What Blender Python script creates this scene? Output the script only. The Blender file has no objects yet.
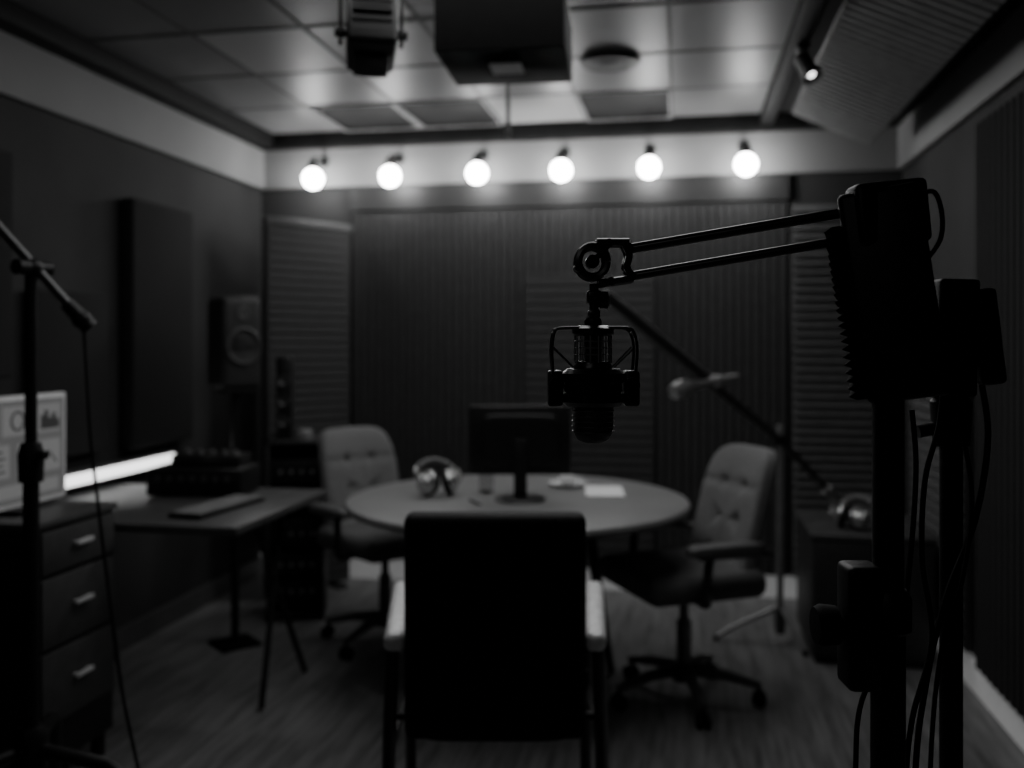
import bpy, bmesh, math, random
from mathutils import Vector, Matrix, Euler
random.seed(4)
PI = math.pi
R = math.radians
C = bpy.context.scene.collection
TH = R(10.24); F = 930.0; EYE = 1.35; HOR = 342.0
cT, sT = math.cos(TH), math.sin(TH)

def at(px, py, d):
    x = (px-512)/F*d
    return Vector((x*cT-d*sT, x*sT+d*cT, EYE-(py-HOR)/F*d))

# ------------------------------------------------------------------ materials
def mat(name, g, rough=0.6, metal=0.0, var=0.15, scale=30.0, bump=0.0, emit=0.0, stretch=None, spec=0.5):
    m = bpy.data.materials.new(name); m.use_nodes = True
    nt = m.node_tree; b = nt.nodes['Principled BSDF']
    b.inputs['Roughness'].default_value = rough
    b.inputs['Metallic'].default_value = metal
    b.inputs['Specular IOR Level'].default_value = spec
    tc = nt.nodes.new('ShaderNodeTexCoord')
    mp = nt.nodes.new('ShaderNodeMapping')
    if stretch: mp.inputs['Scale'].default_value = stretch
    nz = nt.nodes.new('ShaderNodeTexNoise'); nz.inputs['Scale'].default_value = scale
    nz.inputs['Detail'].default_value = 4
    cr = nt.nodes.new('ShaderNodeValToRGB')
    lo, hi = g*(1-var), g*(1+var)
    cr.color_ramp.elements[0].position = .3; cr.color_ramp.elements[1].position = .7
    cr.color_ramp.elements[0].color = (lo, lo, lo, 1); cr.color_ramp.elements[1].color = (hi, hi, hi, 1)
    L = nt.links.new
    L(tc.outputs['Object'], mp.inputs['Vector']); L(mp.outputs['Vector'], nz.inputs['Vector'])
    L(nz.outputs['Fac'], cr.inputs['Fac']); L(cr.outputs['Color'], b.inputs['Base Color'])
    if bump:
        bp = nt.nodes.new('ShaderNodeBump'); bp.inputs['Strength'].default_value = bump
        bp.inputs['Distance'].default_value = .01
        L(nz.outputs['Fac'], bp.inputs['Height']); L(bp.outputs['Normal'], b.inputs['Normal'])
    if emit:
        b.inputs['Emission Color'].default_value = (1, 1, 1, 1)
        b.inputs['Emission Strength'].default_value = emit
    return m

M = {
 'wall': mat('wall_paint', .042, .8, scale=3, spec=.3),
 'band': mat('pale_band_paint', .27, .7, var=.05, scale=3),
 'crown': mat('dark_crown_paint', .012, .7, spec=.2),
 'base': mat('baseboard_glow_paint', .8, .5, var=.05, emit=.085),  # emission added so the back and right baseboards look lit
 'tile': mat('ceiling_tile', .22, .42, var=.04, scale=2),
 'tile2': mat('ceiling_tile_dark', .025, .7, var=.05, scale=6, spec=.3),
 'tile3': mat('ceiling_tile_light', .42, .45, var=.04, scale=2),
 'grid': mat('ceiling_grid', .12, .6),
 'gridp': mat('ceiling_pale_frame', .38, .5),
 'floor': mat('floor_plank', .16, .42, var=.45, scale=5, stretch=(9, .7, 1), bump=.1),
 'foam': mat('acoustic_foam', .010, .95, scale=60, bump=.3, spec=.2),
 'slat': mat('acoustic_slat', .045, .8, scale=20),
 'slat2': mat('slat_lighter', .040, .8, scale=20),
 'slat3': mat('slat_pale', .085, .8, scale=20),
 'baffle': mat('baffle_rib', .24, .6, scale=20),
 'felt': mat('panel_felt', .016, .95, scale=80, bump=.3),
 'feltr': mat('panel_felt_black', .014, .95, scale=80),
 'felt2': mat('panel_felt_mid', .018, .95, scale=80, bump=.3),
 'black': mat('black_paint', .007, .45, spec=.4),
 'matte': mat('matte_black', .004, .8, spec=.08),
 'blackg': mat('black_gloss', .014, .28, spec=.8),
 'rubber': mat('black_rubber', .008, .75, spec=.2),
 'desk': mat('desk_top', .065, .4, scale=8),
 'table': mat('table_top', .22, .42, var=.06, scale=4),
 'tabled': mat('table_leg', .04, .5),
 'fabric': mat('grey_fabric', .18, .9, scale=120, bump=.3),
 'fabricd': mat('charcoal_fabric', .10, .9, scale=120, bump=.3),
 'drawer': mat('drawer_front', .05, .55, scale=20),
 'leather': mat('black_leather', .006, .65, scale=60, bump=.1, spec=.25),
 'steel': mat('brushed_steel', .75, .35, .6, scale=40),
 'handle': mat('handle_metal', .85, .4, .2, scale=40),
 'chrome': mat('chrome', .55, .25, .8),
 'dsteel': mat('dark_steel', .12, .35, .7),
 'msteel': mat('mid_steel', .32, .35, .6),
 'grille': mat('mic_grille', .10, .4, .6, scale=200),
 'cab': mat('cabinet_paint', .028, .5),
 'cone': mat('speaker_cone', .075, .5),
 'key': mat('keycap', .24, .5),
 'white': mat('white_paper', .9, .7, var=.03),
 'ceramic': mat('ceramic', .8, .2, var=.03),
 'screen': mat('screen_glow', .15, .3, emit=.06, var=.05, scale=4),
 'scr_l': mat('screen_light', .2, .3, emit=.10, var=.05),
 'scr_d': mat('screen_dark', .03, .3, emit=.02),
 'scr_off': mat('screen_off', .01, .2),
 'frame': mat('screen_frame_glow', .6, .4, emit=.08),  # faint glow added to brighten the frame around the screen
 'trimg': mat('dark_trim', .08, .5),
 'led': mat('led_diffuser', .9, .5, emit=2.6),
 'bulb': mat('lit_globe', .9, .5, emit=42.0),
 'lens': mat('lit_lens', .9, .5, emit=5.0),
 'sticker': mat('sticker', .85, .6),
}
g = bpy.data.materials.new('clear_glass'); g.use_nodes = True
pb = g.node_tree.nodes['Principled BSDF']; pb.inputs['Roughness'].default_value = .03
pb.inputs['Transmission Weight'].default_value = 1.0; M['glass'] = g

# ------------------------------------------------------------------ mesh builder
def smooth_pts(pts, n=6):
    pts = [Vector(p) for p in pts]; out = []
    for i in range(len(pts)-1):
        p0 = pts[max(i-1, 0)]; p1 = pts[i]; p2 = pts[i+1]; p3 = pts[min(i+2, len(pts)-1)]
        for k in range(n):
            t = k/n
            out.append(.5*((2*p1)+(-p0+p2)*t+(2*p0-5*p1+4*p2-p3)*t*t+(-p0+3*p1-3*p2+p3)*t**3))
    out.append(pts[-1]); return out

def spow(a, e): return math.copysign(abs(a)**e, a)

class MB:
    def __init__(s): s.bm = bmesh.new(); s.mi = 0
    def mark(s, faces):
        for f in faces: f.material_index = s.mi
    def box(s, c, size, rot=(0, 0, 0), bev=0.0, seg=2):
        mtx = Matrix.Translation(Vector(c)) @ Euler(rot).to_matrix().to_4x4() @ Matrix.Diagonal((size[0], size[1], size[2], 1))
        r = bmesh.ops.create_cube(s.bm, size=1, matrix=mtx)
        vs = r['verts']; s.mark({f for v in vs for f in v.link_faces})
        if bev:
            es = list({e for v in vs for e in v.link_edges})
            r2 = bmesh.ops.bevel(s.bm, geom=es, offset=bev, segments=seg, affect='EDGES', profile=.5)
            s.mark(r2['faces'])
        return s
    def ring(s, ctr, u, v, r, n):
        return [s.bm.verts.new(ctr+u*(math.cos(2*PI*k/n)*r)+v*(math.sin(2*PI*k/n)*r)) for k in range(n)]
    def tube(s, pts, r, n=10, cap=True):
        pts = [Vector(p) for p in pts]; m = len(pts)
        rr = r if isinstance(r, (list, tuple)) else [r]*m
        t0 = (pts[1]-pts[0]).normalized()
        u = t0.orthogonal().normalized(); prev = None
        for i, p in enumerate(pts):
            t = (pts[min(i+1, m-1)]-pts[max(i-1, 0)]).normalized()
            u = (u-t*u.dot(t)).normalized(); v = t.cross(u)
            cur = s.ring(p, u, v, rr[i], n)
            if prev:
                for k in range(n):
                    f = s.bm.faces.new((prev[k], prev[(k+1) % n], cur[(k+1) % n], cur[k])); f.material_index = s.mi
            elif cap: s.bm.faces.new(cur[::-1]).material_index = s.mi
            prev = cur
        if cap: s.bm.faces.new(prev).material_index = s.mi
        return s
    def cyl(s, a, b, r, r2=None, n=20): return s.tube([a, b], [r, r if r2 is None else r2], n)
    def lathe(s, prof, c=(0, 0, 0), axis=(0, 0, 1), n=32):
        c = Vector(c); w = Vector(axis).normalized(); u = w.orthogonal().normalized(); v = w.cross(u); prev = None
        for (r, z) in prof:
            cur = s.ring(c+w*z, u, v, max(r, 1e-4), n)
            if prev:
                for k in range(n):
                    s.bm.faces.new((prev[k], prev[(k+1) % n], cur[(k+1) % n], cur[k])).material_index = s.mi
            else: s.bm.faces.new(cur[::-1]).material_index = s.mi
            prev = cur
        s.bm.faces.new(prev).material_index = s.mi
        return s
    def pad(s, c, h, e=.35, e2=None, fn=None, rot=(0, 0, 0), nu=48, nv=28):
        e2 = e if e2 is None else e2
        c = Vector(c); rm = Euler(rot).to_matrix(); rows = []
        for j in range(1, nv):
            a = -PI/2+PI*j/nv; row = []
            for i in range(nu):
                b = 2*PI*i/nu
                p = Vector((h[0]*spow(math.cos(a), e2)*spow(math.cos(b), e), h[1]*spow(math.sin(a), e2), h[2]*spow(math.cos(a), e2)*spow(math.sin(b), e)))
                if fn: p = fn(p)
                row.append(s.bm.verts.new(c+rm @ p))
            rows.append(row)
        for j in range(len(rows)-1):
            for i in range(nu):
                s.bm.faces.new((rows[j][i], rows[j][(i+1) % nu], rows[j+1][(i+1) % nu], rows[j+1][i])).material_index = s.mi
        for row in (rows[0], rows[-1]):
            prev = row
            ctr = sum((v.co for v in row), Vector())/nu
            for q in (.75, .5, .25):
                cur = [s.bm.verts.new(ctr+(v.co-ctr)*q) for v in row]
                for i in range(nu):
                    s.bm.faces.new((prev[i], prev[(i+1) % nu], cur[(i+1) % nu], cur[i])).material_index = s.mi
                prev = cur
            s.bm.faces.new(prev).material_index = s.mi
        return s
    def ball(s, c, r, n=20):
        if not isinstance(r, (list, tuple)): r = (r, r, r)
        q = bmesh.ops.create_uvsphere(s.bm, u_segments=n, v_segments=n//2+2, radius=1, matrix=Matrix.Translation(Vector(c)) @ Matrix.Diagonal((*r, 1)))
        s.mark({f for v in q['verts'] for f in v.link_faces}); return s
    def extrude(s, poly, O, U, W, D):
        O, U, W, D = Vector(O), Vector(U), Vector(W), Vector(D)
        a = [s.bm.verts.new(O+U*x+W*y) for x, y in poly]; b = [s.bm.verts.new(v.co+D) for v in a]; n = len(a)
        s.bm.faces.new(a[::-1]).material_index = s.mi; s.bm.faces.new(b).material_index = s.mi
        for k in range(n): s.bm.faces.new((a[k], a[(k+1) % n], b[(k+1) % n], b[k])).material_index = s.mi
        return s
    def build(s, name, m, parent=None, world=False):
        bm = s.bm
        bmesh.ops.recalc_face_normals(bm, faces=bm.faces)
        off = Vector()
        if world and parent is not None:
            inv = base_matrix(parent).inverted(); bmesh.ops.transform(bm, matrix=inv, verts=bm.verts)
        if parent is None:
            xs = [v.co.x for v in bm.verts]; ys = [v.co.y for v in bm.verts]; zs = [v.co.z for v in bm.verts]
            off = Vector(((min(xs)+max(xs))/2, (min(ys)+max(ys))/2, min(zs)))
            bmesh.ops.translate(bm, vec=-off, verts=bm.verts)
        for f in bm.faces: f.smooth = True
        for e in bm.edges:
            if len(e.link_faces) == 2 and e.calc_face_angle(0) > R(38): e.smooth = False
        me = bpy.data.meshes.new(name); bm.to_mesh(me); bm.free()
        for x in (m if isinstance(m, (list, tuple)) else [m]): me.materials.append(M[x])
        o = bpy.data.objects.new(name, me); C.objects.link(o)
        if parent is not None: o.parent = parent
        else: o.location = off
        return o

def base_matrix(o):
    m = Matrix.LocRotScale(o.location, o.rotation_euler, o.scale)
    return base_matrix(o.parent) @ m if o.parent else m

def tag(o, label, cat, group=None, kind=None):
    o['label'] = label; o['category'] = cat
    if group: o['group'] = group
    if kind: o['kind'] = kind
    return o
def thing(name, label, cat, loc=(0, 0, 0), rz=0, group=None):
    o = bpy.data.objects.new(name, None); C.objects.link(o); o.location = loc; o.rotation_euler = (0, 0, rz)
    o.empty_display_size = .1
    return tag(o, label, cat, group)
def struct(o, label=None):
    o['kind'] = 'structure'
    if label: o['label'] = label
    return o
def dup(o, loc=None, rz=None, label=None, parent=None):
    c = o.copy(); C.objects.link(c)
    if parent: c.parent = parent
    if loc is not None: c.location = loc
    if rz is not None: c.rotation_euler = (0, 0, rz)
    if label: c['label'] = label
    for ch in [x for x in bpy.data.objects if x.parent == o]: dup(ch, parent=c)
    return c

# ------------------------------------------------------------------ room shell
XL, XR, YB, YF, ZC = -2.41, 1.135, 5.10, -1.6, 2.55
T = .1
def sbox(name, x0, x1, y0, y1, z0, z1, m, bev=0):
    return struct(MB().box(((x0+x1)/2, (y0+y1)/2, (z0+z1)/2), (x1-x0, y1-y0, z1-z0), bev=bev).build(name, m))
sbox('floor', XL-T, XR+T, YF-T, YB+T, -.1, 0, 'floor')
sbox('wall_back', XL-T, XR+T, YB, YB+T, 0, ZC, 'wall')
sbox('wall_left', XL-T, XL, YF, YB, 0, ZC, 'wall')
sbox('wall_right', XR, XR+T, YF, YB, 0, ZC, 'wall')
sbox('wall_front', XL-T, XR+T, YF-T, YF, 0, ZC, 'wall')
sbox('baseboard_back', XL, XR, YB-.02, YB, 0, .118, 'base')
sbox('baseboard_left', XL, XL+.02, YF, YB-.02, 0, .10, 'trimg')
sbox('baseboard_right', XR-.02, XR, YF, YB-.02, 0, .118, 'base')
sbox('trim_1', XL, XR, YB-.03, YB, 2.24, 2.46, 'band')
sbox('trim_2', XL, XL+.03, YF, YB-.03, 2.24, 2.46, 'band')
sbox('trim_3', XR-.03, XR, YF, YB-.03, 2.24, 2.46, 'band')
sbox('trim_4', XL, XR, YB-.10, YB, 2.46, ZC, 'crown', .01)
sbox('trim_5', XL, XL+.12, YF, YB-.10, 2.46, ZC, 'crown', .01)
sbox('trim_6', XR-.10, XR, YF, YB-.10, 2.46, ZC, 'crown', .01)
sbox('trim_7', .41, .48, YF, YB-.10, 2.48, ZC, 'crown', .01)

mb = MB(); mb.mi = 1
mb.box(((XL+XR)/2, (YF+YB)/2, ZC+.07), (XR-XL+2*T, YB-YF+2*T, .1))
cols = [-2.31, -1.86, -1.405, -.95, -.495, -.04, .42]
rows = [YB-.10-.56*k for k in range(13)]
dark = {(1, 0), (2, 0), (4, 0), (3, 4), (4, 4)}
light = {(1, 2), (3, 0)}
for i in range(len(cols)-1):
    for j in range(len(rows)-1):
        mb.mi = 1 if (i, j) in dark else (2 if (i, j) in light else 0)
        rec = .012 if (i, j) in dark else 0
        x0, x1, y1, y0 = cols[i], cols[i+1], rows[j], rows[j+1]
        if y0 < YF: y0 = YF
        mb.box(((x0+x1)/2, (y0+y1)/2, ZC+rec), (x1-x0-.012, y1-y0-.012, .016), rot=(random.uniform(-.0015, .0015), random.uniform(-.0015, .0015), 0))
mb.mi = 1
mb.box(((.48+XR)/2, (YF+YB)/2, ZC+.004), (XR-.48, YB-YF, .02))
ceil = struct(mb.build('ceiling', ['tile', 'tile2', 'tile3']))
mb = MB()
for x in cols[1:-1]: mb.box((x, (YF+YB-.1)/2, ZC-.008), (.014, YB-YF-.1, .008))
for y in rows[1:-1]: mb.box(((cols[0]+.42)/2, y, ZC-.008), (.42-cols[0], .014, .007))
struct(mb.build('trim_8', 'grid'))
mb = MB()
for (i, j) in ((1, 0), (2, 0), (4, 0)):
    x0, x1, y1, y0 = cols[i]+.011, cols[i+1]-.011, rows[j]-.011, rows[j+1]+.011
    for x in (x0, x1): mb.box((x, (y0+y1)/2, ZC-.012), (.008, y1-y0+.008, .010))
    for y in (y0, y1): mb.box(((x0+x1)/2, y, ZC-.012), (x1-x0-.008, .008, .010))
struct(mb.build('trim_9', 'gridp'))

# ------------------------------------------------------------------ acoustic panels
def rib_panel(name, label, w, h, loc, rz, vertical, period, dep, m, frame='cab', group='acoustic panels', thick=.03):
    t = thing(name, label, 'acoustic panel', loc, rz, group)     # front faces local -Y
    MB().box((0, thick/2, h/2), (w, thick, h), bev=.003, seg=1).build('back_board', frame, t)
    b = MB()
    if vertical:
        n = int((w-.02)/period)
        for k in range(n):
            x = -w/2+.01+(k+.5)*(w-.02)/n
            b.extrude([(-period*.40, 0), (-period*.30, -dep), (period*.30, -dep), (period*.40, 0)], (x, 0.001, .01), (1, 0, 0), (0, 1, 0), (0, 0, h-.02))
    else:
        n = int((h-.02)/period)
        for k in range(n):
            z = .01+(k+.5)*(h-.02)/n
            b.extrude([(0, -period*.42), (-dep, -period*.42), (-dep, -period*.22), (0, period*.42)], (-w/2+.01, .001, z), (0, 1, 0), (0, 0, 1), (w-.02, 0, 0))
    b.build('slats', m, t); return t
rib_panel('acoustic_panel', 'wide dark wall panel with fine vertical ribs behind the round table', 2.415, 1.97, (-.6425, YB-.035, .12), 0, True, .045, .007, 'slat', frame='black')
MB_top = MB().box((-.6425, YB-.024, 2.165), (2.415, .036, .14), bev=.004, seg=1).build('acoustic_panel', 'cab')
tag(MB_top, 'plain dark strip panel above the vertical ribs, below the pale band', 'acoustic panel', 'acoustic panels')
rib_panel('acoustic_panel', 'narrower panel with faint horizontal slats at the middle of the back wall', .71, 1.60, (-.487, YB-.058, .12), 0, False, .05, .004, 'slat', thick=.010)
rib_panel('acoustic_panel', 'pale edged panel with horizontal slats at right end of the back wall', .535, 1.96, (.84, YB-.045, .12), 0, False, .046, .025, 'slat3')
pL = at(266, 0, 4.85).xy; pR = at(350, 0, 5.22).xy; dd = pR-pL
gob = rib_panel('acoustic_panel', 'free standing horizontally slatted panel across the left back corner', dd.length, 1.95, ((pL.x+pR.x)/2, (pL.y+pR.y)/2, 0.02), math.atan2(dd.y, dd.x), False, .046, .010, 'slat2')
MB().box((0, .01, 1.965), (dd.length+.02, .05, .045), bev=.008).build('top_rail', 'trimg', gob)
for s in (-1, 1): MB().box((s*.16, .01, -.01), (.05, .2, .02)).build('foot', 'cab', gob)

def felt(label, y0, y1, z0, z1, side, th, m):
    x = XL+th/2+.006 if side < 0 else XR-th/2-.006
    b = MB().box((x, (y0+y1)/2, (z0+z1)/2), (th, y1-y0, z1-z0), bev=.012, seg=3)
    return tag(b.build('acoustic_panel', m), label, 'acoustic panel', 'acoustic panels')
felt('tall thick dark fabric panel on the left wall beside the speaker', 3.68, 4.19, .88, 1.98, -1, .07, 'felt')
felt('shorter dark fabric panel on the left wall above the desk light', 3.08, 3.53, .90, 1.55, -1, .05, 'felt2')
felt('dark fabric panel high on left wall cut by the left picture edge', 2.35, 2.97, 1.22, 2.03, -1, .05, 'felt')
rib_panel('acoustic_panel', 'large dark vertically ribbed panel on the right wall behind the black stands', 2.3, 2.02, (XR-.045, 2.55, .14), -PI/2, True, .06, .02, 'feltr')
rib_panel('acoustic_panel', 'low horizontally slatted panel on the right wall above the baseboard', .80, 1.2, (XR-.04, 4.28, .14), -PI/2, False, .046, .022, 'slat3')
bx0, bz0, bx1, bz1 = .545, 2.50, .92, 2.325
v = Vector((bx1-bx0, 0, bz1-bz0)); ln = v.length; u = v.normalized(); nn = Vector((u.z, 0, -u.x))
baf = thing('ceiling_baffle', 'tilted ribbed acoustic baffle hanging under the ceiling at upper right', 'ceiling baffle', (.74, 3.5, 2.32))
b = MB(); b.extrude([(0, 0), (ln, 0), (ln, -.02), (0, -.02)], (bx0, 2.3, bz0), u, nn, (0, 2.5, 0)); b.build('back_board', 'cab', baf, True)
b = MB()
k = 0
while k*.06 < 2.42:
    y = 2.33+k*.06
    b.extrude([(0, 0), (.044, 0), (.034, .02), (.010, .02)], Vector((bx0, y, bz0))+u*.01, (0, 1, 0), nn, u*(ln-.02)); k += 1
b.build('ribs', 'baffle', baf, True)
for y in (2.6, 3.5, 4.5): MB().cyl((.89, y, 2.355), (.89, y, 2.545), .004, n=8).build('hanger', 'dsteel', baf, True)

# ------------------------------------------------------------------ globe lamps
names = ['leftmost of the six', 'second from the left of the six', 'third from the left of the six', 'third from the right of the six', 'second from the right of the six', 'rightmost of the six']
for i, px in enumerate((313, 390, 477, 561, 649, 746)):
    q = (px-512)/F; Y = 4.90; X = Y*(q*cT-sT)/(cT+q*sT)
    l = thing('globe_lamp', names[i]+' glowing round globe lamps along the pale band', 'lamp', (X, Y, 2.26), 0, 'row of globe lamps on the back wall')
    MB().ball((0, 0, 0), .056, 28).build('globe', 'bulb', l)
    MB().lathe([(.022, .050), (.026, .058), (.026, .09), (.020, .10), (.01, .103)], n=20).build('socket', 'black', l)
    MB().tube(smooth_pts([(0, 0, .10), (0, .02, .12), (0, .08, .125), (0, .165, .125)]), .007).build('arm', 'black', l)
    MB().lathe([(.030, 0), (.030, .010), (.02, .014)], c=(0, .17, .125), axis=(0, -1, 0), n=20).build('wall_plate', 'black', l)

# ------------------------------------------------------------------ ceiling fixtures
p = at(507, 60, 3.24)
bx = thing('projector_box', 'large black box hanging from the ceiling with pale sticker underneath', 'projector', (p.x, p.y, 2.30), TH*.3)
MB().box((0, 0, .105), (.43, .42, .20), bev=.004).build('body', 'matte', bx)
MB().box((0, 0, .0035), (.11, .12, .005)).build('sticker', 'sticker', bx)
MB().box((0, 0, .225), (.16, .16, .045), bev=.004).build('mount', 'matte', bx)
p = at(508, 100, 3.9)
r_ = thing('hanging_rod', 'thin black rod hanging from the ceiling behind the black box', 'rod', (p.x, p.y, 2.23))
MB().cyl((0, 0, .0), (0, 0, .315), .009).build('rod', 'black', r_)
MB().lathe([(.01, -.02), (.013, -.01), (.013, .01), (.009, .02)]).build('tip', 'black', r_)
MB().lathe([(.05, .29), (.05, .305), (.02, .305)]).build('ceiling_plate', 'black', r_)

p = at(371, 34, 2.6)
s_ = thing('stage_light', 'black stage spotlight hanging in a yoke at the top of the view', 'stage light', (p.x, p.y, p.z), TH+.2)
MB().box((0, 0, .01), (.135, .17, .17), rot=(-.25, 0, 0), bev=.015, seg=3).box((0, .01, -.075), (.10, .11, .04), rot=(-.25, 0, 0), bev=.01).build('body', 'black', s_)
q = MB()
for k in range(5): q.box((0, -.088, .065-k*.026), (.11, .012, .010), rot=(-.25, 0, 0), bev=.002, seg=1)
q.build('cooling_fins', 'black', s_)
MB().lathe([(.045, 0), (.048, .02), (.04, .024), (.0, .018)], c=(0, .10, -.02), axis=(0, .9, -.3), n=28).build('lens', 'blackg', s_)
b = MB()
for s in (-1, 1): b.box((s*.084, 0, .05), (.010, .03, .17), bev=.002)
b.box((0, 0, .135), (.178, .03, .010), bev=.002); b.build('yoke', 'black', s_)
for s in (-1, 1): MB().cyl((s*.065, 0, 0), (s*.10, 0, 0), .014).build('knob', 'black', s_)
hz = ZC-p.z
MB().cyl((0, 0, .13), (0, 0, hz-.01), .012).box((0, 0, hz-.02), (.1, .1, .02), bev=.004).build('hanger', 'black', s_)
MB().tube(smooth_pts([(-.088, 0, .12), (-.12, .0, .10), (-.13, 0, .15), (-.125, 0, hz-.02)]), .006).build('safety_cable', 'rubber', s_)

p = at(610, 57, 3.92)
v_ = thing('ceiling_vent', 'round vent with concentric rings set in the ceiling tiles', 'vent', (p.x, p.y, ZC-.045))
MB().lathe([(.125, .02), (.13, .03), (.125, .036), (.10, .034), (.10, .02), (.115, .012)]).build('outer_ring', 'trimg', v_)
MB().lathe([(.09, .03), (.08, .01), (.07, .012), (.078, .03)]).build('inner_ring', 'trimg', v_)
MB().lathe([(.05, .03), (.045, .008), (.0, .004)]).build('cap', 'trimg', v_)

p = at(814, 58, 3.55)
k_ = thing('track_spotlight', 'small black spotlight with lit lens below the dark ceiling beam', 'spotlight', (.475, p.y, 2.405))
MB().lathe([(.018, -.06), (.03, -.05), (.033, .02), (.04, .06), (.036, .06), (.03, .045)], axis=(.35, -.35, -.8)).build('housing', 'black', k_)
MB().lathe([(.014, .046), (.008, .052)], axis=(.35, -.35, -.8)).build('lens', 'lens', k_)
MB().cyl((0, 0, .02), (0, 0, .06), .008).box((-.015, 0, .068), (.05, .09, .014), bev=.003).build('mount', 'black', k_)

# ------------------------------------------------------------------ round table
TX, TY = -.62, 3.55
t = thing('round_table', 'round grey table in the middle of the room', 'table', (TX, TY, 0))
MB().lathe([(0, .715), (.64, .715), (.655, .722), (.66, .733), (.655, .745), (.64, .75), (0, .75)], n=96).build('tabletop', 'table', t)
MB().lathe([(.40, .655), (.42, .655), (.42, .714), (.40, .714)], n=48).build('apron', 'tabled', t)
for a in (35, 125, 235, 315):
    a = R(a); d = Vector((math.cos(a), math.sin(a), 0))
    MB().tube([d*.30+Vector((0, 0, .70)), d*.42+Vector((0, 0, .01))], [.028, .016], 12).build('leg', 'tabled', t)

mo = thing('computer_monitor', 'black computer monitor seen from behind on the round table', 'monitor', (-.60, 3.50, .75), TH)
MB().box((0, .01, .225), (.385, .018, .265), bev=.006).build('panel', 'black', mo)
MB().pad((0, -.004, .225), (.15, .018, .10), .3).build('back_shell', 'black', mo)
MB().box((0, -.035, .12), (.05, .018, .23), bev=.006).build('stand', 'black', mo)
MB().lathe([(.0, 0.001), (.095, .001), (.098, .006), (.09, .012), (.0, .016)], c=(0, -.02, 0), n=40).build('base', 'blackg', mo)
MB().box((0, .02, .225), (.365, .002, .245)).build('screen', 'scr_off', mo)

def make_headphones(label, loc, rz):
    h = thing('headphones', label, 'headphones', loc, rz, 'headphones')
    for s in (-1, 1):
        ax = (s*.85, -.40, .30)
        cp = MB().lathe([(0, .038), (.018, .036), (.026, .030), (.030, .024), (.044, .018), (.048, .008), (.042, 0)], c=(s*.042, -.01, .052), axis=ax, n=28).build('ear_cup', 'chrome', h)
        MB().lathe([(.048, .002), (.052, -.008), (.046, -.020), (.026, -.022), (.016, -.01)], c=(s*.042, -.01, .052), axis=ax, n=28).build('ear_pad', 'rubber', cp)
        MB().tube(smooth_pts([(s*.082, .04, .085), (s*.085, .01, .095), (s*.080, -.03, .085), (s*.075, -.05, .055)]), .005, 8).build('yoke', 'chrome', h)
    pts = [(math.cos(a)*.082, .03+.050*math.sin(a), .075+math.sin(a)*.050) for a in [PI*k/16 for k in range(17)]]
    MB().tube([(p[0], p[1], p[2]+.007) for p in pts], .0055, 8).tube([(p[0], p[1], p[2]-.007) for p in pts], .0055, 8).build('headband', 'chrome', h)
    MB().tube([(p[0]*.93, p[1]-.007, p[2]) for p in pts[3:14]], .015, 10).build('band_pad', 'trimg', h)
    return h
hp = make_headphones('shiny headphones lying on the round table left of the monitor', (-.93, 3.52, .752), .55)
np_ = thing('notepad', 'white paper notepad on the right of the round table', 'notepad', (-.295, 3.69, .75), .12)
MB().box((0, 0, .006), (.15, .24, .010), bev=.001, seg=1).build('pages', 'white', np_)
MB().box((0, .11, .0115), (.15, .015, .003)).build('binding', 'sticker', np_)
sc = tag(MB().lathe([(0, .004), (.03, .002), (.045, .002), (.078, .014), (.08, .017), (.045, .008), (0, .008)], c=(-.46, 3.84, .75), n=40).build('saucer', 'ceramic'), 'pale saucer under the small cup on the round table', 'saucer')
cu = thing('cup', 'small pale cup on the saucer behind the notepad', 'cup', (-.46, 3.84, .7585))
MB().lathe([(0, 0), (.02, 0), (.032, .012), (.038, .035), (.036, .035), (.03, .014), (0, .006)], n=32).build('bowl', 'ceramic', cu)
MB().tube(smooth_pts([(.034, 0, .03), (.055, 0, .028), (.05, 0, .012), (.03, 0, .01)]), .003, 8).build('handle', 'ceramic', cu)
gl = tag(MB().lathe([(0, 0), (.028, 0), (.032, .08), (.0305, .08), (.027, .006), (0, .006)], c=(-.76, 3.63, .75), n=32).build('drinking_glass', 'glass'), 'clear drinking glass between the headphones and the monitor', 'glass')
tag(MB().cyl((-.78, 3.42, .7555), (-.72, 3.33, .7555), .004, n=10).build('pen', 'black'), 'dark pen lying in front of the monitor base', 'pen')

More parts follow.
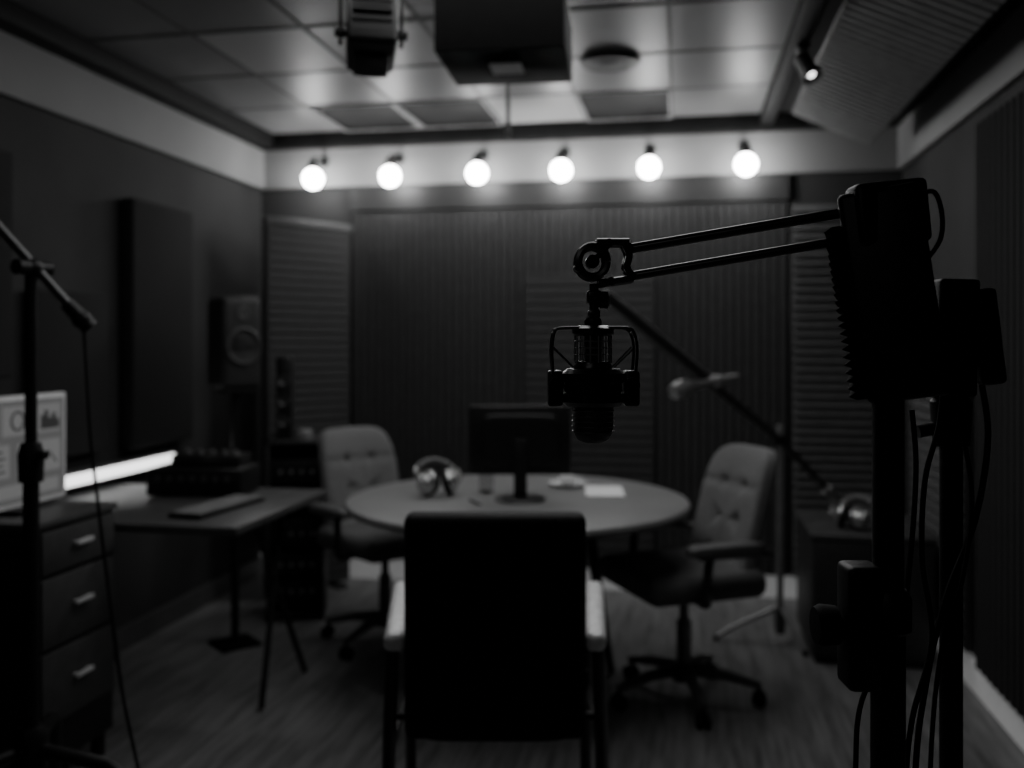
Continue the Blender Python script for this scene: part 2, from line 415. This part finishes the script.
# ------------------------------------------------------------------ office chairs
def make_office(label, loc, rz):
    c = thing('office_chair', label, 'office chair', loc, rz, 'swivel office chairs')
    MB().box((0, .02, .470), (.48, .48, .10), bev=.042, seg=5).build('seat', 'fabricd', c)
    def bf(p):
        p = p.copy(); zz = p.z/.28
        w = 1-.10*max(0, zz)**2-.06*max(0, -zz)**2
        if p.y > 0:
            for gx in (-.070, .070):
                for gz in (-.13, .0, .13): p.y -= .022*math.exp(-((p.x-gx)**2+(p.z-gz)**2)/.018**2)
            for gz in (-.13, .0, .13): p.y -= .008*math.exp(-((p.z-gz)/.014)**2)
            p.y -= .006*math.exp(-(p.x/.012)**2)
        p.x *= w
        p.y += .9*p.x*p.x
        p.y -= .070*zz+.02*zz*zz
        return p
    MB().pad((0, -.225, .675), (.200, .048, .27), .32, .5, fn=bf, nu=96, nv=56).build('backrest', 'fabric', c)
    MB().tube(smooth_pts([(0, -.10, .42), (0, -.22, .42), (0, -.28, .50), (0, -.285, .62)]), .02, 10).build('back_support', 'black', c)
    for s in (-1, 1):
        a = MB().tube(smooth_pts([(s*.20, .06, .43), (s*.28, .07, .44), (s*.285, .07, .52), (s*.285, .06, .605)]), .017, 10)
        a.tube(smooth_pts([(s*.285, .10, .605), (s*.285, -.12, .60), (s*.26, -.20, .59), (s*.195, -.235, .59)]), .014, 10)
        am = a.build('armrest', 'blackg', c)
        MB().pad((s*.285, 0, .624), (.038, .15, .022), .5).build('arm_pad', 'trimg', am)
    MB().cyl((0, 0, .10), (0, 0, .30), .028).cyl((0, 0, .29), (0, 0, .41), .018).box((0, 0, .415), (.2, .24, .03), bev=.01).build('column', 'dsteel', c)
    MB().lathe([(.0, .075), (.045, .075), (.05, .12), (.03, .14), (0, .14)]).build('hub', 'dsteel', c)
    for k in range(5):
        an = 2*PI*k/5+.35; d = Vector((math.cos(an), math.sin(an), 0)); z = Vector((0, 0, 1))
        lg = MB().tube([d*.03+z*.115, d*.15+z*.105, d*.28+z*.075], [.026, .021, .014], 10).build('leg', 'dsteel', c)
        e = d*.275; w = Vector((-d.y, d.x, 0))
        q = MB()
        for s in (-1, 1): q.lathe([(.0, -.009), (.022, -.009), (.027, -.005), (.027, .005), (.022, .009), (0, .009)], c=e+w*(s*.015)+z*.027, axis=w, n=18)
        q.cyl(e+z*.03, e+z*.07, .008, n=8); q.build('caster', 'rubber', lg)
    return c
def heading(dx, dy): return math.atan2(-dx, dy)
ch = make_office('grey tufted swivel office chair on the right side of the table', (.015, 3.58, 0), heading(-.87, -.49))
dup(ch, (-1.31, 4.03, 0), heading(.78, -.62), 'grey tufted swivel office chair at the far left of the table')

p = at(497, 342, 2.44)
a = thing('armchair', 'black armchair seen from behind with shiny metal arms', 'armchair', (p.x, p.y, 0), TH)
MB().box((0, -.25, .685), (.425, .07, .53), rot=(.03, 0, 0), bev=.022, seg=4).build('backrest', 'leather', a)
MB().pad((0, .0, .435), (.215, .235, .05), .3, .4).build('seat', 'leather', a)
for s in (-1, 1):
    MB().box((s*.254, -.03, .648), (.052, .50, .045), rot=(0, 0, -s*.08), bev=.020, seg=5).build('armrest', 'handle', a)
for s in (-1, 1):
    MB().tube(smooth_pts([(s*.256, .16, .635), (s*.25, .19, .40), (s*.25, .24, .01)]), .016, 12).build('leg', 'blackg', a)
    MB().tube(smooth_pts([(s*.243, -.235, .635), (s*.25, -.25, .40), (s*.25, -.31, .01)]), .016, 12).build('leg', 'blackg', a)
    MB().cyl((s*.25, -.25, .38), (s*.25, .19, .38), .011).build('side_rail', 'blackg', a)
    MB().cyl((-.25, s*.15, .43), (.25, s*.15, .43), .010).build('cross_rail', 'black', a)

# ------------------------------------------------------------------ left: drawer cabinet, screen, desk
c = thing('drawer_cabinet', 'dark drawer cabinet with three metal handles at the left wall', 'cabinet', (-2.115, 2.595, 0))
MB().box((0, 0, .45), (.55, .385, .74), bev=.006).build('body', 'black', c)
MB().box((0, 0, .812), (.58, .392, .02), bev=.004).build('top', 'desk', c)
for z0, z1 in ((.215, .43), (.445, .65), (.665, .79)):
    d = MB().box((.281, 0, (z0+z1)/2), (.018, .35, z1-z0), bev=.004).build('drawer', 'drawer', c)
    h = MB().box((.306, 0, (z0+z1)/2+.01), (.008, .080, .013), bev=.003)
    for s in (-1, 1): h.box((.296, s*.03, (z0+z1)/2+.01), (.014, .008, .008))
    h.build('handle', 'handle', d)
for sx in (-1, 1):
    for sy in (-1, 1): MB().cyl((sx*.24, sy*.16, 0), (sx*.24, sy*.16, .085), .022, n=12).build('foot', 'black', c)

m_ = thing('display_screen', 'bright framed display screen standing on the drawer cabinet', 'monitor', (-2.02, 2.545, .822), -PI/2)
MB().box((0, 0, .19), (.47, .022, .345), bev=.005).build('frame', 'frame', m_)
MB().box((0, .0125, .19), (.44, .002, .315)).build('screen', 'screen', m_)
q = MB()
for x, z, w, h in ((-.145, .285, .11, .09), (.0, .285, .13, .09), (.15, .285, .11, .09), (-.10, .165, .20, .10), (.12, .165, .17, .10), (.0, .07, .38, .04)):
    q.box((x, .0142, z), (w, .0014, h))
q.build('screen_image', 'scr_l', m_)
q = MB()
for k, hh in enumerate((.03, .05, .035, .06, .045)): q.box((-.185+k*.018, .0154, .25+hh/2), (.0185, .0008, hh))
q.build('bar_chart', 'scr_d', m_)
for k in range(4): MB().box((.12, .0154, .135+k*.02), (.13-.02*(k % 2), .0008, .006)).build('text_line', 'scr_d', m_)
MB().tube([(.028*math.cos(2*PI*k/20), .0152, .285+.028*math.sin(2*PI*k/20)) for k in range(21)], .004, 6).build('ring_chart', 'scr_d', m_)
MB().tube([(-.18, .0152, .14), (-.14, .0152, .18), (-.10, .0152, .16), (-.05, .0152, .20), (-.02, .0152, .19)], .003, 6).build('line_chart', 'scr_d', m_)
MB().box((0, -.015, .012), (.10, .14, .012), bev=.004).box((0, -.02, .06), (.05, .02, .10)).build('stand', 'black', m_)

dk = thing('desk', 'dark desk with splayed trestle legs along the left wall', 'desk', (-1.905, 3.2, 0))
MB().box((0, 0, .735), (.99, .80, .028), bev=.005).build('desktop', 'desk', dk)
for s in (-1, 1):
    for k in (-1, 1):
        MB().tube([(s*.40-.06, k*.14+.16, .72), (s*.42-.02, -k*.20+.18, .010)], [.013, .012], 8).build('leg', 'black', dk)
MB().box((-.06, .16, .70), (.85, .30, .030), bev=.004).build('under_frame', 'black', dk)

kb = thing('keyboard', 'slim dark computer keyboard with paler keys on the desk', 'keyboard', (-1.63, 3.10, .75), R(83))
MB().box((0, 0, .008), (.40, .13, .014), bev=.004).build('body', 'black', kb)
q = MB()
for r in range(5):
    for k in range(15): q.box((-.178+k*.0254, -.046+r*.023, .018), (.019, .015, .008), bev=.002, seg=1)
q.build('keys', 'key', kb)

mx = thing('audio_mixer', 'black audio mixer box with knobs on the desk', 'audio mixer', (-1.865, 3.43, .75), .1)
MB().box((0, 0, .055), (.38, .22, .105), bev=.008).build('body', 'black', mx)
MB().box((.02, .03, .13), (.28, .14, .045), bev=.006).build('top_unit', 'blackg', mx)
for k in range(7): MB().cyl((-.14+k*.046, -.105, .07), (-.14+k*.046, -.125, .07), .011, n=14).build('knob', 'dsteel', mx)
for k in range(5): MB().cyl((-.08+k*.05, .03, .150), (-.08+k*.05, .03, .167), .010, n=14).build('dial', 'msteel', mx)

ls = thing('led_light_bar', 'bright white light bar glowing on left wall behind the desk', 'light bar', (-2.34, 3.60, .775))
MB().box((-.03, 0, .034), (.06, .86, .060), bev=.004).build('housing', 'trimg', ls)
MB().box((.003, 0, .032), (.01, .83, .044), bev=.003).build('diffuser', 'led', ls)

# ------------------------------------------------------------------ speaker on stand
sp0 = at(235, 386, 4.15)
ss = thing('speaker_stand', 'black column stand carrying the studio speaker', 'speaker stand', (sp0.x, sp0.y, 0), heading(.75, -.66))
zt = sp0.z-.012
MB().box((0, 0, .008), (.18, .18, .014), bev=.004).build('base', 'matte', ss)
MB().cyl((0, 0, .01), (0, 0, zt-.01), .018).build('pole', 'black', ss)
MB().box((0, 0, zt-.006), (.14, .14, .012), bev=.003).build('top_plate', 'black', ss)
sp = thing('studio_speaker', 'black studio speaker with round woofer by the left wall', 'speaker', (sp0.x, sp0.y, zt), heading(.80, -.60))
MB().box((0, -.01, .205), (.190, .17, .41), bev=.030, seg=5).build('cabinet', 'cab', sp)
MB().lathe([(.076, .0), (.084, .010), (.076, .016), (.066, .002), (.034, -.02), (.030, -.006), (.0, .002)], c=(0, .075, .19), axis=(0, 1, 0), n=40).build('woofer', 'cone', sp)
MB().lathe([(.026, .0), (.030, .006), (.022, .008), (.012, .002), (.010, .006), (0, .008)], c=(0, .075, .335), axis=(0, 1, 0), n=32).build('tweeter', 'cone', sp)

rk = thing('equipment_rack', 'low black equipment rack in the left back corner', 'equipment rack', (-1.87, 4.36, 0), heading(.3, -.95))
q = MB()
for sx in (-1, 1): q.box((sx*.13, 0, .435), (.016, .26, .87), bev=.003)
q.box((0, 0, .862), (.276, .26, .016), bev=.003).box((0, 0, .03), (.26, .26, .016)); q.box((0, -.122, .44), (.26, .01, .84))
q.build('case', 'cab', rk)
for z, h in ((.12, .10), (.25, .10), (.40, .14), (.56, .09), (.70, .12)):
    u_ = MB().box((0, 0, z+.02), (.24, .22, h), bev=.004).build('rack_unit', 'black', rk)
    for k in range(4): MB().cyl((-.08+k*.05, .11, z+.02), (-.08+k*.05, .122, z+.02), .010, n=12).build('knob', 'msteel', u_)
cs = thing('column_speaker', 'slim dark column speaker on the equipment rack', 'speaker', (-1.94, 4.36, .871), heading(.3, -.95))
MB().box((0, 0, .21), (.075, .09, .40), bev=.018, seg=3).build('cabinet', 'black', cs)
for z in (.09, .19, .29): MB().lathe([(.026, 0), (.028, .005), (.02, .003), (.008, -.003), (0, 0)], c=(0, .045, z), axis=(0, 1, 0), n=20).build('driver', 'dsteel', cs)
MB().box((0, 0, .006), (.10, .11, .012), bev=.003).build('base', 'black', cs)
tag(MB().lathe([(0, 0), (.035, 0), (.038, .01), (.038, .04), (.03, .05), (0, .052)], c=(-1.81, 4.31, .871), n=24).build('round_tin', 'key'), 'small pale round container on the equipment rack', 'container')

# ------------------------------------------------------------------ left foreground boom stand
P = at(31, 342, 2.4)
ls_ = thing('boom_stand', 'black boom microphone stand in the left foreground', 'microphone stand', (P.x, P.y, 0))
MB().cyl((0, 0, .28), (0, 0, 1.0), .020).cyl((0, 0, .98), (0, 0, 1.54), .015).build('pole', 'black', ls_)
MB().lathe([(.02, 1.0), (.03, .99), (.032, 1.06), (.024, 1.09), (.014, 1.09)]).cyl((0, 0, 1.06), (.05, -.01, 1.06), .011).build('clamp', 'black', ls_)
MB().lathe([(.0, .25), (.04, .25), (.045, .33), (.03, .36), (0, .36)]).build('hub', 'black', ls_)
for an in (-5, 115, 240):
    d = Vector((math.cos(R(an)), math.sin(R(an)), 0)); z = Vector((0, 0, 1))
    lg = MB().tube([d*.03+z*.30, d*.24+z*.285, d*.285+z*.26, d*.30+z*.03], [.02, .018, .018, .014], 10).build('leg', 'black', ls_)
    MB().ball(d*.30+z*.022, .022, 14).build('foot', 'rubber', lg)
b0 = at(-70, 150, 2.3); b1 = at(84, 322, 2.45); pv = at(33, 268, 2.4)
MB().tube([b0, b1], .012, 12).build('boom', 'dsteel', ls_, True)
MB().ball(pv, .026, 16).cyl(pv+Vector((-.01, -.05, 0)), pv+Vector((.01, .05, 0)), .020).build('boom_joint', 'black', ls_, True)
MB().tube([at(66, 303, 2.43), at(90, 328, 2.46)], [.018, .024], 14).ball(at(82, 320, 2.45), .026, 16).build('counterweight', 'black', ls_, True)
q = MB().tube(smooth_pts([at(84, 328, 2.45), at(87, 380, 2.44), at(91, 440, 2.42), at(100, 520, 2.40), at(110, 600, 2.38), at(122, 690, 2.36), at(138, 768, 2.32), at(150, 830, 2.30), Vector((at(160, 870, 2.28).x, at(160, 870, 2.28).y, .006)), Vector((-1.45, 1.8, .006))]), .0045, 8)
tag(q.build('microphone_cable', 'rubber'), 'thin black cable hanging from the left boom stand to the floor', 'cable', 'black cables')

# ------------------------------------------------------------------ main microphone and boom arm
K = 1.25/F
Rt = Vector((cT, sT, 0)); Fw = Vector((-sT, cT, 0)); Z = Vector((0, 0, 1))
mp = at(593, 388, 1.25)
mc = thing('studio_microphone', 'black studio microphone in a wire cage shock mount, foreground centre', 'microphone', mp, TH)
MB().lathe([(0, -.024), (.036, -.024), (.042, -.018), (.042, -.008), (.039, -.005), (.039, .006), (.042, .009), (.042, .02), (.036, .026), (0, .026)], n=40).build('body', 'blackg', mc)
for s in (-1, 1):
    k_ = MB().box((s*.051, 0, 0), (.020, .034, .048), bev=.004, seg=3)
    k_.cyl((s*.050, -.016, .005), (s*.050, -.026, .005), .010, n=20)
    k_.build('side_block', 'blackg', mc)
MB().lathe([(0, .025), (.026, .025), (.026, .03), (.024, .033), (.024, .036), (.0, .036)], n=32).build('cage_ring', 'blackg', mc)
MB().lathe([(0, .070), (.025, .070), (.028, .073), (.028, .080), (.02, .084), (0, .084)], n=32).build('cage_ring', 'blackg', mc)
q = MB()
for k in range(14):
    an = 2*PI*k/14; d = Vector((math.cos(an), math.sin(an), 0))*.0245
    q.cyl(d+Z*.034, d+Z*.072, .0012, n=6)
for z in (.045, .054, .063):
    q.tube([Vector((math.cos(2*PI*k/28)*.0245, math.sin(2*PI*k/28)*.0245, z)) for k in range(29)], .0009, 6)
q.build('cage_wire', 'msteel', mc)
MB().cyl((0, 0, .034), (0, 0, .072), .012, n=24).build('core', 'grille', mc)
MB().lathe([(.0, -.074), (.012, -.073), (.021, -.069), (.026, -.060), (.0275, -.05), (.0275, -.024), (0, -.024)], n=40).build('grille', 'grille', mc)
q = MB()
for z in (-.03, -.037, -.044, -.051, -.058): q.tube([Vector((math.cos(2*PI*k/36)*.028, math.sin(2*PI*k/36)*.028, z)) for k in range(37)], .0009, 6)
q.build('grille_band', 'dsteel', mc)
q = MB()
for dy in (-.018, .018):
    q.tube(smooth_pts([(-.054, dy, .02), (-.056, dy, .05), (-.053, dy, .074), (-.046, dy, .080), (-.02, dy*.8, .081), (.02, dy*.8, .081), (.046, dy, .080), (.054, dy, .070), (.057, dy, .05), (.055, dy, .02)], 8), .0021, 8)
for s in (-1, 1): q.cyl((s*.053, -.018, .074), (s*.053, .018, .074), .002, n=8)
for s in (-1, 1):
    for dy in (-.018, .018): q.cyl((s*.054, dy, .055), (s*.027, dy*.8, .028), .0012, n=6)
q.build('wire_yoke', 'blackg', mc)
MB().cyl((0, 0, .082), (0, 0, .100), .0075, n=18).lathe([(.011, .084), (.012, .09), (.010, .094)]).build('stem', 'black', mc)

SA = at(888, 342, 1.17)
st = thing('microphone_stand', 'thick black stand pole in the right foreground holding the boom arm', 'microphone stand', (SA.x, SA.y, 0), TH)
MB().cyl((0, 0, .02), (0, 0, 1.02), .021, n=28).cyl((0, 0, 1.0), (0, 0, 1.49), .019, n=28).build('pole', 'black', st)
MB().lathe([(0, 0.001), (.115, .001), (.12, .008), (.115, .018), (.04, .026), (0, .03)], n=48).build('base', 'black', st)
zk = EYE-(625-HOR)/F*1.17
MB().box((-.035, 0, zk), (.045, .05, .155), bev=.008, seg=3).build('clamp', 'black', st)
MB().lathe([(.006, 0), (.010, .01), (.024, .015), (.026, .035), (.022, .042), (0, .043)], c=(-.05, 0, zk), axis=(-1, 0, 0), n=24).build('knob', 'rubber', st)
MB().lathe([(.022, .985), (.028, .99), (.028, 1.03), (.022, 1.04)]).build('collar', 'black', st)

am = thing('microphone_boom', 'black twin rod boom arm reaching left from the right foreground stand', 'boom arm', (SA.x, SA.y, 1.49), TH)
A0 = at(852, 203, 1.17); A1 = at(628, 249, 1.25); B0 = at(850, 231, 1.17); B1 = at(632, 276, 1.25)
MB().cyl(A0+Rt*.06, A1, .0068, n=14).build('boom_rod', 'blackg', am, True)
MB().cyl(B0+Rt*.06, B1, .0062, n=14).build('boom_rod', 'blackg', am, True)
MB().box(at(888, 214, 1.17), (.090, .045, .080), rot=(0, -.1, TH), bev=.008, seg=3).build('boom_base', 'black', am, True)
q = MB()
for dy in (-.011, .011):
    cc = at(592, 262, 1.25)+Fw*dy; rr = .019
    q.tube([cc+Rt*(math.cos(2*PI*k/24)*rr)+Z*(math.sin(2*PI*k/24)*rr*1.1) for k in range(25)], .0055, 8)
    q.tube([at(596, 243, 1.25)+Fw*dy, at(628, 243, 1.25)+Fw*dy], .0055, 8)
    q.tube([at(598, 284, 1.25)+Fw*dy, at(632, 279, 1.25)+Fw*dy], .0055, 8)
    q.tube(smooth_pts([at(622, 242, 1.25)+Fw*dy, at(628, 255, 1.25)+Fw*dy, at(626, 268, 1.25)+Fw*dy, at(634, 280, 1.25)+Fw*dy]), .005, 8)
    q.tube([at(592, 262, 1.25)+Fw*dy, at(610, 244, 1.25)+Fw*dy], .004, 8)
for (x, y) in ((592, 262), (627, 248), (631, 277), (608, 244), (610, 282), (578, 268)):
    q.cyl(at(x, y, 1.25)-Fw*.017, at(x, y, 1.25)+Fw*.017, .0058, n=16)
q.cyl(at(592, 262, 1.25)-Fw*.012, at(592, 262, 1.25)+Fw*.012, .009, n=24)
q.build('end_bracket', 'blackg', am, True)
q = MB()
q.cyl(at(594, 284, 1.25), at(594, 318, 1.25), .0062, n=18)
q.box(at(594, 297, 1.25), (.020, .022, .018), rot=(0, 0, TH), bev=.004, seg=3)
q.lathe([(.006, 0), (.012, .004), (.012, .014), (.004, .018)], c=at(597, 300, 1.25), axis=Rt, n=18)
q.box(at(594, 314, 1.25), (.016, .018, .012), rot=(0, 0, TH), bev=.003)
q.build('swivel_joint', 'blackg', am, True)

# shield: fine wedge teeth on its left side, dark shell
D = 1.15; K2 = D/F; PH = math.atan(.38)
Rt2 = Rt*math.cos(PH)-Fw*math.sin(PH); Fw2 = Fw*math.cos(PH)+Rt*math.sin(PH)
sh = thing('isolation_shield', 'black box shaped acoustic shield with finely serrated left edge, right foreground', 'acoustic shield', at(885, 405, D), TH)
tl = .14
Ur = (Rt2*math.cos(tl)+Z*math.sin(tl)); Wr = (Z*math.cos(tl)-Rt2*math.sin(tl))
O = at(849, 402, D)
Wd, Hh = 40*K2, 178*K2
n = 22
poly = [(Wd, 0), (Wd, Hh*1.0)]
for k in range(n):
    y = Hh-Hh*k/n
    poly += [(8*K2, y), (0, y-Hh/n*.5)]
poly += [(8*K2, 0)]
MB().extrude(poly, O+Fw2*.02, Ur, Wr, Fw2*.15).build('foam', 'foam', sh, True)
MB().box(O+Ur*(56*K2)+Wr*(102*K2)+Fw2*.095, (78*K2, .17, 214*K2), rot=(0, -tl, TH-PH), bev=.008, seg=3).build('shell', 'black', sh, True)

SB = at(951, 342, 1.40)
s2 = thing('equipment_stand', 'black pole stand with clamp head at the right picture edge', 'equipment stand', (SB.x, SB.y, 0), TH)
z1 = EYE-(395-HOR)/F*1.40
MB().cyl((0, 0, .02), (0, 0, z1), .0165, n=24).build('pole', 'black', s2)
MB().lathe([(0, .001), (.115, .001), (.12, .008), (.115, .018), (.03, .026), (0, .03)], n=48).build('base', 'black', s2)
MB().lathe([(.015, z1-.08), (.026, z1-.075), (.030, z1-.01), (.022, z1+.0), (0, z1)]).cyl((0, 0, z1-.045), (-.05, 0, z1-.055), .010).build('collar', 'black', s2)
MB().box((.000, 0, z1+.086), (.060, .055, .175), rot=(0, .03, 0), bev=.006, seg=3).box((-.03, 0, z1+.05), (.05, .04, .08), bev=.005).build('clamp_head', 'black', s2)
q = MB().box((.052, 0, z1+.088), (.036, .036, .145), rot=(0, -.12, 0), bev=.008, seg=3)
q.cyl((.02, 0, z1+.05), (.055, 0, z1+.05), .008); q.cyl((.02, 0, z1+.12), (.055, 0, z1+.12), .008); q.build('clamp_jaw', 'black', s2)
MB().cyl((.012, -.045, z1+.125), (.012, .045, z1+.125), .012, n=14).build('clamp_pin', 'black', s2)
MB().lathe([(.005, 0), (.014, .004), (.014, .016), (.008, .02)], c=(.012, -.03, z1+.06), axis=(0, -1, 0)).build('clamp_knob', 'black', s2)

def cable(label, pts, r=.004, m='rubber'):
    tag(MB().tube(smooth_pts(pts, 8), r, 8).build('cable', m), label, 'cable', 'black cables')
cable('black cable looping at the top of the right foreground shield', [at(916, 196, 1.13), at(934, 192, 1.13), at(942, 215, 1.13), at(940, 240, 1.13), at(925, 262, 1.13)], .003)
cable('black cable sagging from clamp head down the far right stand', [at(982, 385, 1.38), at(988, 440, 1.36), at(975, 520, 1.36), at(945, 600, 1.35), at(925, 690, 1.34), at(915, 780, 1.33), at(910, 1000, 1.30), Vector((.30, 1.34, .3)), Vector((.12, 1.42, .006)), Vector((-.1, 1.5, .006))], .0045)
cable('black cable hanging close to the far right stand pole', [at(962, 430, 1.35), at(972, 500, 1.34), at(962, 580, 1.34), at(940, 660, 1.34), at(930, 780, 1.34), at(928, 1000, 1.33), Vector((.36, 1.22, .3)), Vector((.45, 1.15, .006)), Vector((.6, 1.2, .006))], .0035)
cable('black cable hanging between the two foreground stands', [at(912, 410, 1.24), at(916, 470, 1.24), at(910, 560, 1.24), at(898, 640, 1.24), at(862, 700, 1.22), at(855, 790, 1.20), at(850, 1000, 1.18), Vector((.17, 1.05, .3)), Vector((.1, .95, .006)), Vector((0, .9, .006))], .0035)
cable('black cable running from the shield across to the clamp head', [at(932, 330, 1.27), at(944, 350, 1.32), at(940, 420, 1.33), at(925, 480, 1.33), at(922, 560, 1.33), at(932, 640, 1.33), at(912, 720, 1.32), at(905, 800, 1.31), at(900, 1000, 1.29), Vector((.2, 1.38, .006)), Vector((.0, 1.36, .006))], .004)

# ------------------------------------------------------------------ second boom stand with small mic
SX, SY = .44, 4.30
s3 = thing('boom_stand', 'slim tripod boom microphone stand behind the right office chair', 'microphone stand', (SX, SY, 0))
MB().cyl((0, 0, .07), (0, 0, .98), .0145, n=14).build('pole', 'msteel', s3)
MB().lathe([(0, .05), (.022, .05), (.024, .15), (.012, .17), (0, .17)]).build('hub', 'dsteel', s3)
for an in (180, 62, -58):
    d = Vector((math.cos(R(an)), math.sin(R(an)), 0))
    rr = .28 if an == 180 else .17
    lg = MB().tube([d*.02+Z*.16, d*rr*.7+Z*.07, d*rr+Z*.014], .012, 8).build('leg', 'msteel', s3)
    MB().ball(d*rr+Z*.014, .014, 12).build('foot', 'rubber', lg)
bj = at(780, 440, 4.16); be = at(603, 296, 3.35); bc = at(831, 494, 4.45)
MB().tube([be, be.lerp(bj, .35), bj, bc], [.022, .022, .018, .016], 14).build('boom', 'blackg', s3, True)
up = Vector((.012, 0, .022))
MB().tube([be+up, be.lerp(bj, .55)+up], .007, 8).build('boom_rod', 'msteel', s3, True)
MB().ball(bj, .032, 16).cyl(bj+Vector((-.0, -.04, 0)), bj+Vector((0, .04, 0)), .02).build('boom_joint', 'black', s3, True)
dv = (bc-bj).normalized()
MB().tube([bc-dv*.05, bc+dv*.05], [.022, .024], 16).build('counterweight', 'msteel', s3, True)
m1 = at(700, 376, 3.75)
mmb = thing('small_microphone', 'small grey microphone clipped to the slim boom stand, pointing left', 'microphone', m1, 0)
a0 = at(737, 377, 3.85); a1 = at(690, 386, 3.7)
MB().tube([a0, a1], [.014, .018], 14).build('handle', 'msteel', mmb, True)
q = MB(); q.lathe([(.018, -.01), (.030, .01), (.036, .04), (.036, .07), (.028, .10), (.0, .115)], c=a1, axis=(at(668, 394, 3.62)-a1).normalized(), n=24)
q.build('grille', 'msteel', mmb, True)
MB().tube([a1+(a0-a1)*.55, at(722, 391, 3.88)], .008, 8).box(a1+(a0-a1)*.55, (.045, .045, .05), bev=.008).build('clip', 'msteel', mmb, True)

# ------------------------------------------------------------------ right cabinet
cb = thing('side_cabinet', 'low dark cabinet beside the slim boom stand at the right wall', 'cabinet', (.79, 4.32, 0))
MB().box((0, 0, .28), (.49, .52, .50), bev=.006).build('body', 'cab', cb)
MB().box((0, 0, .535), (.50, .54, .022), bev=.005).build('top', 'desk', cb)
MB().box((0, 0, .02), (.46, .48, .04)).build('plinth', 'black', cb)
for s in (-1, 1):
    d = MB().box((s*.121, -.266, .285), (.235, .016, .46), bev=.004).build('door', 'cab', cb)
    MB().box((s*.03, -.281, .32), (.010, .014, .10), bev=.003).build('handle', 'dsteel', d)
dup(hp, (.73, 4.20, .548), -.75, 'shiny headphones on the low cabinet at the right wall')

# ------------------------------------------------------------------ lights
def area(name, loc, rot, sx, sy, e):
    l = bpy.data.lights.new(name, 'AREA'); l.shape = 'RECTANGLE'; l.size = sx; l.size_y = sy; l.energy = e
    o = bpy.data.objects.new(name, l); C.objects.link(o); o.location = loc; o.rotation_euler = rot; return o
area('ceiling_fill_light', (-.5, 3.1, 2.5), (0, 0, 0), 1.4, 2.0, 18)
area('rear_fill_light', (-1.0, -.8, 2.45), (R(40), 0, R(10)), 1.5, .8, 1.6)
w = bpy.data.worlds.new('World'); bpy.context.scene.world = w; w.use_nodes = True
w.node_tree.nodes['Background'].inputs['Color'].default_value = (.5, .5, .5, 1)
w.node_tree.nodes['Background'].inputs['Strength'].default_value = .05

# ------------------------------------------------------------------ camera
cam = bpy.data.cameras.new('camera'); co = bpy.data.objects.new('camera', cam); C.objects.link(co)
co.location = (0, 0, EYE); co.rotation_euler = (PI/2, 0, TH)
cam.sensor_width = 36; cam.lens = 36*F/1024; cam.shift_y = -(384-HOR)/1024
cam.clip_start = .02
cam.dof.use_dof = True; cam.dof.focus_distance = 1.25; cam.dof.aperture_fstop = 2.3
bpy.context.scene.camera = co
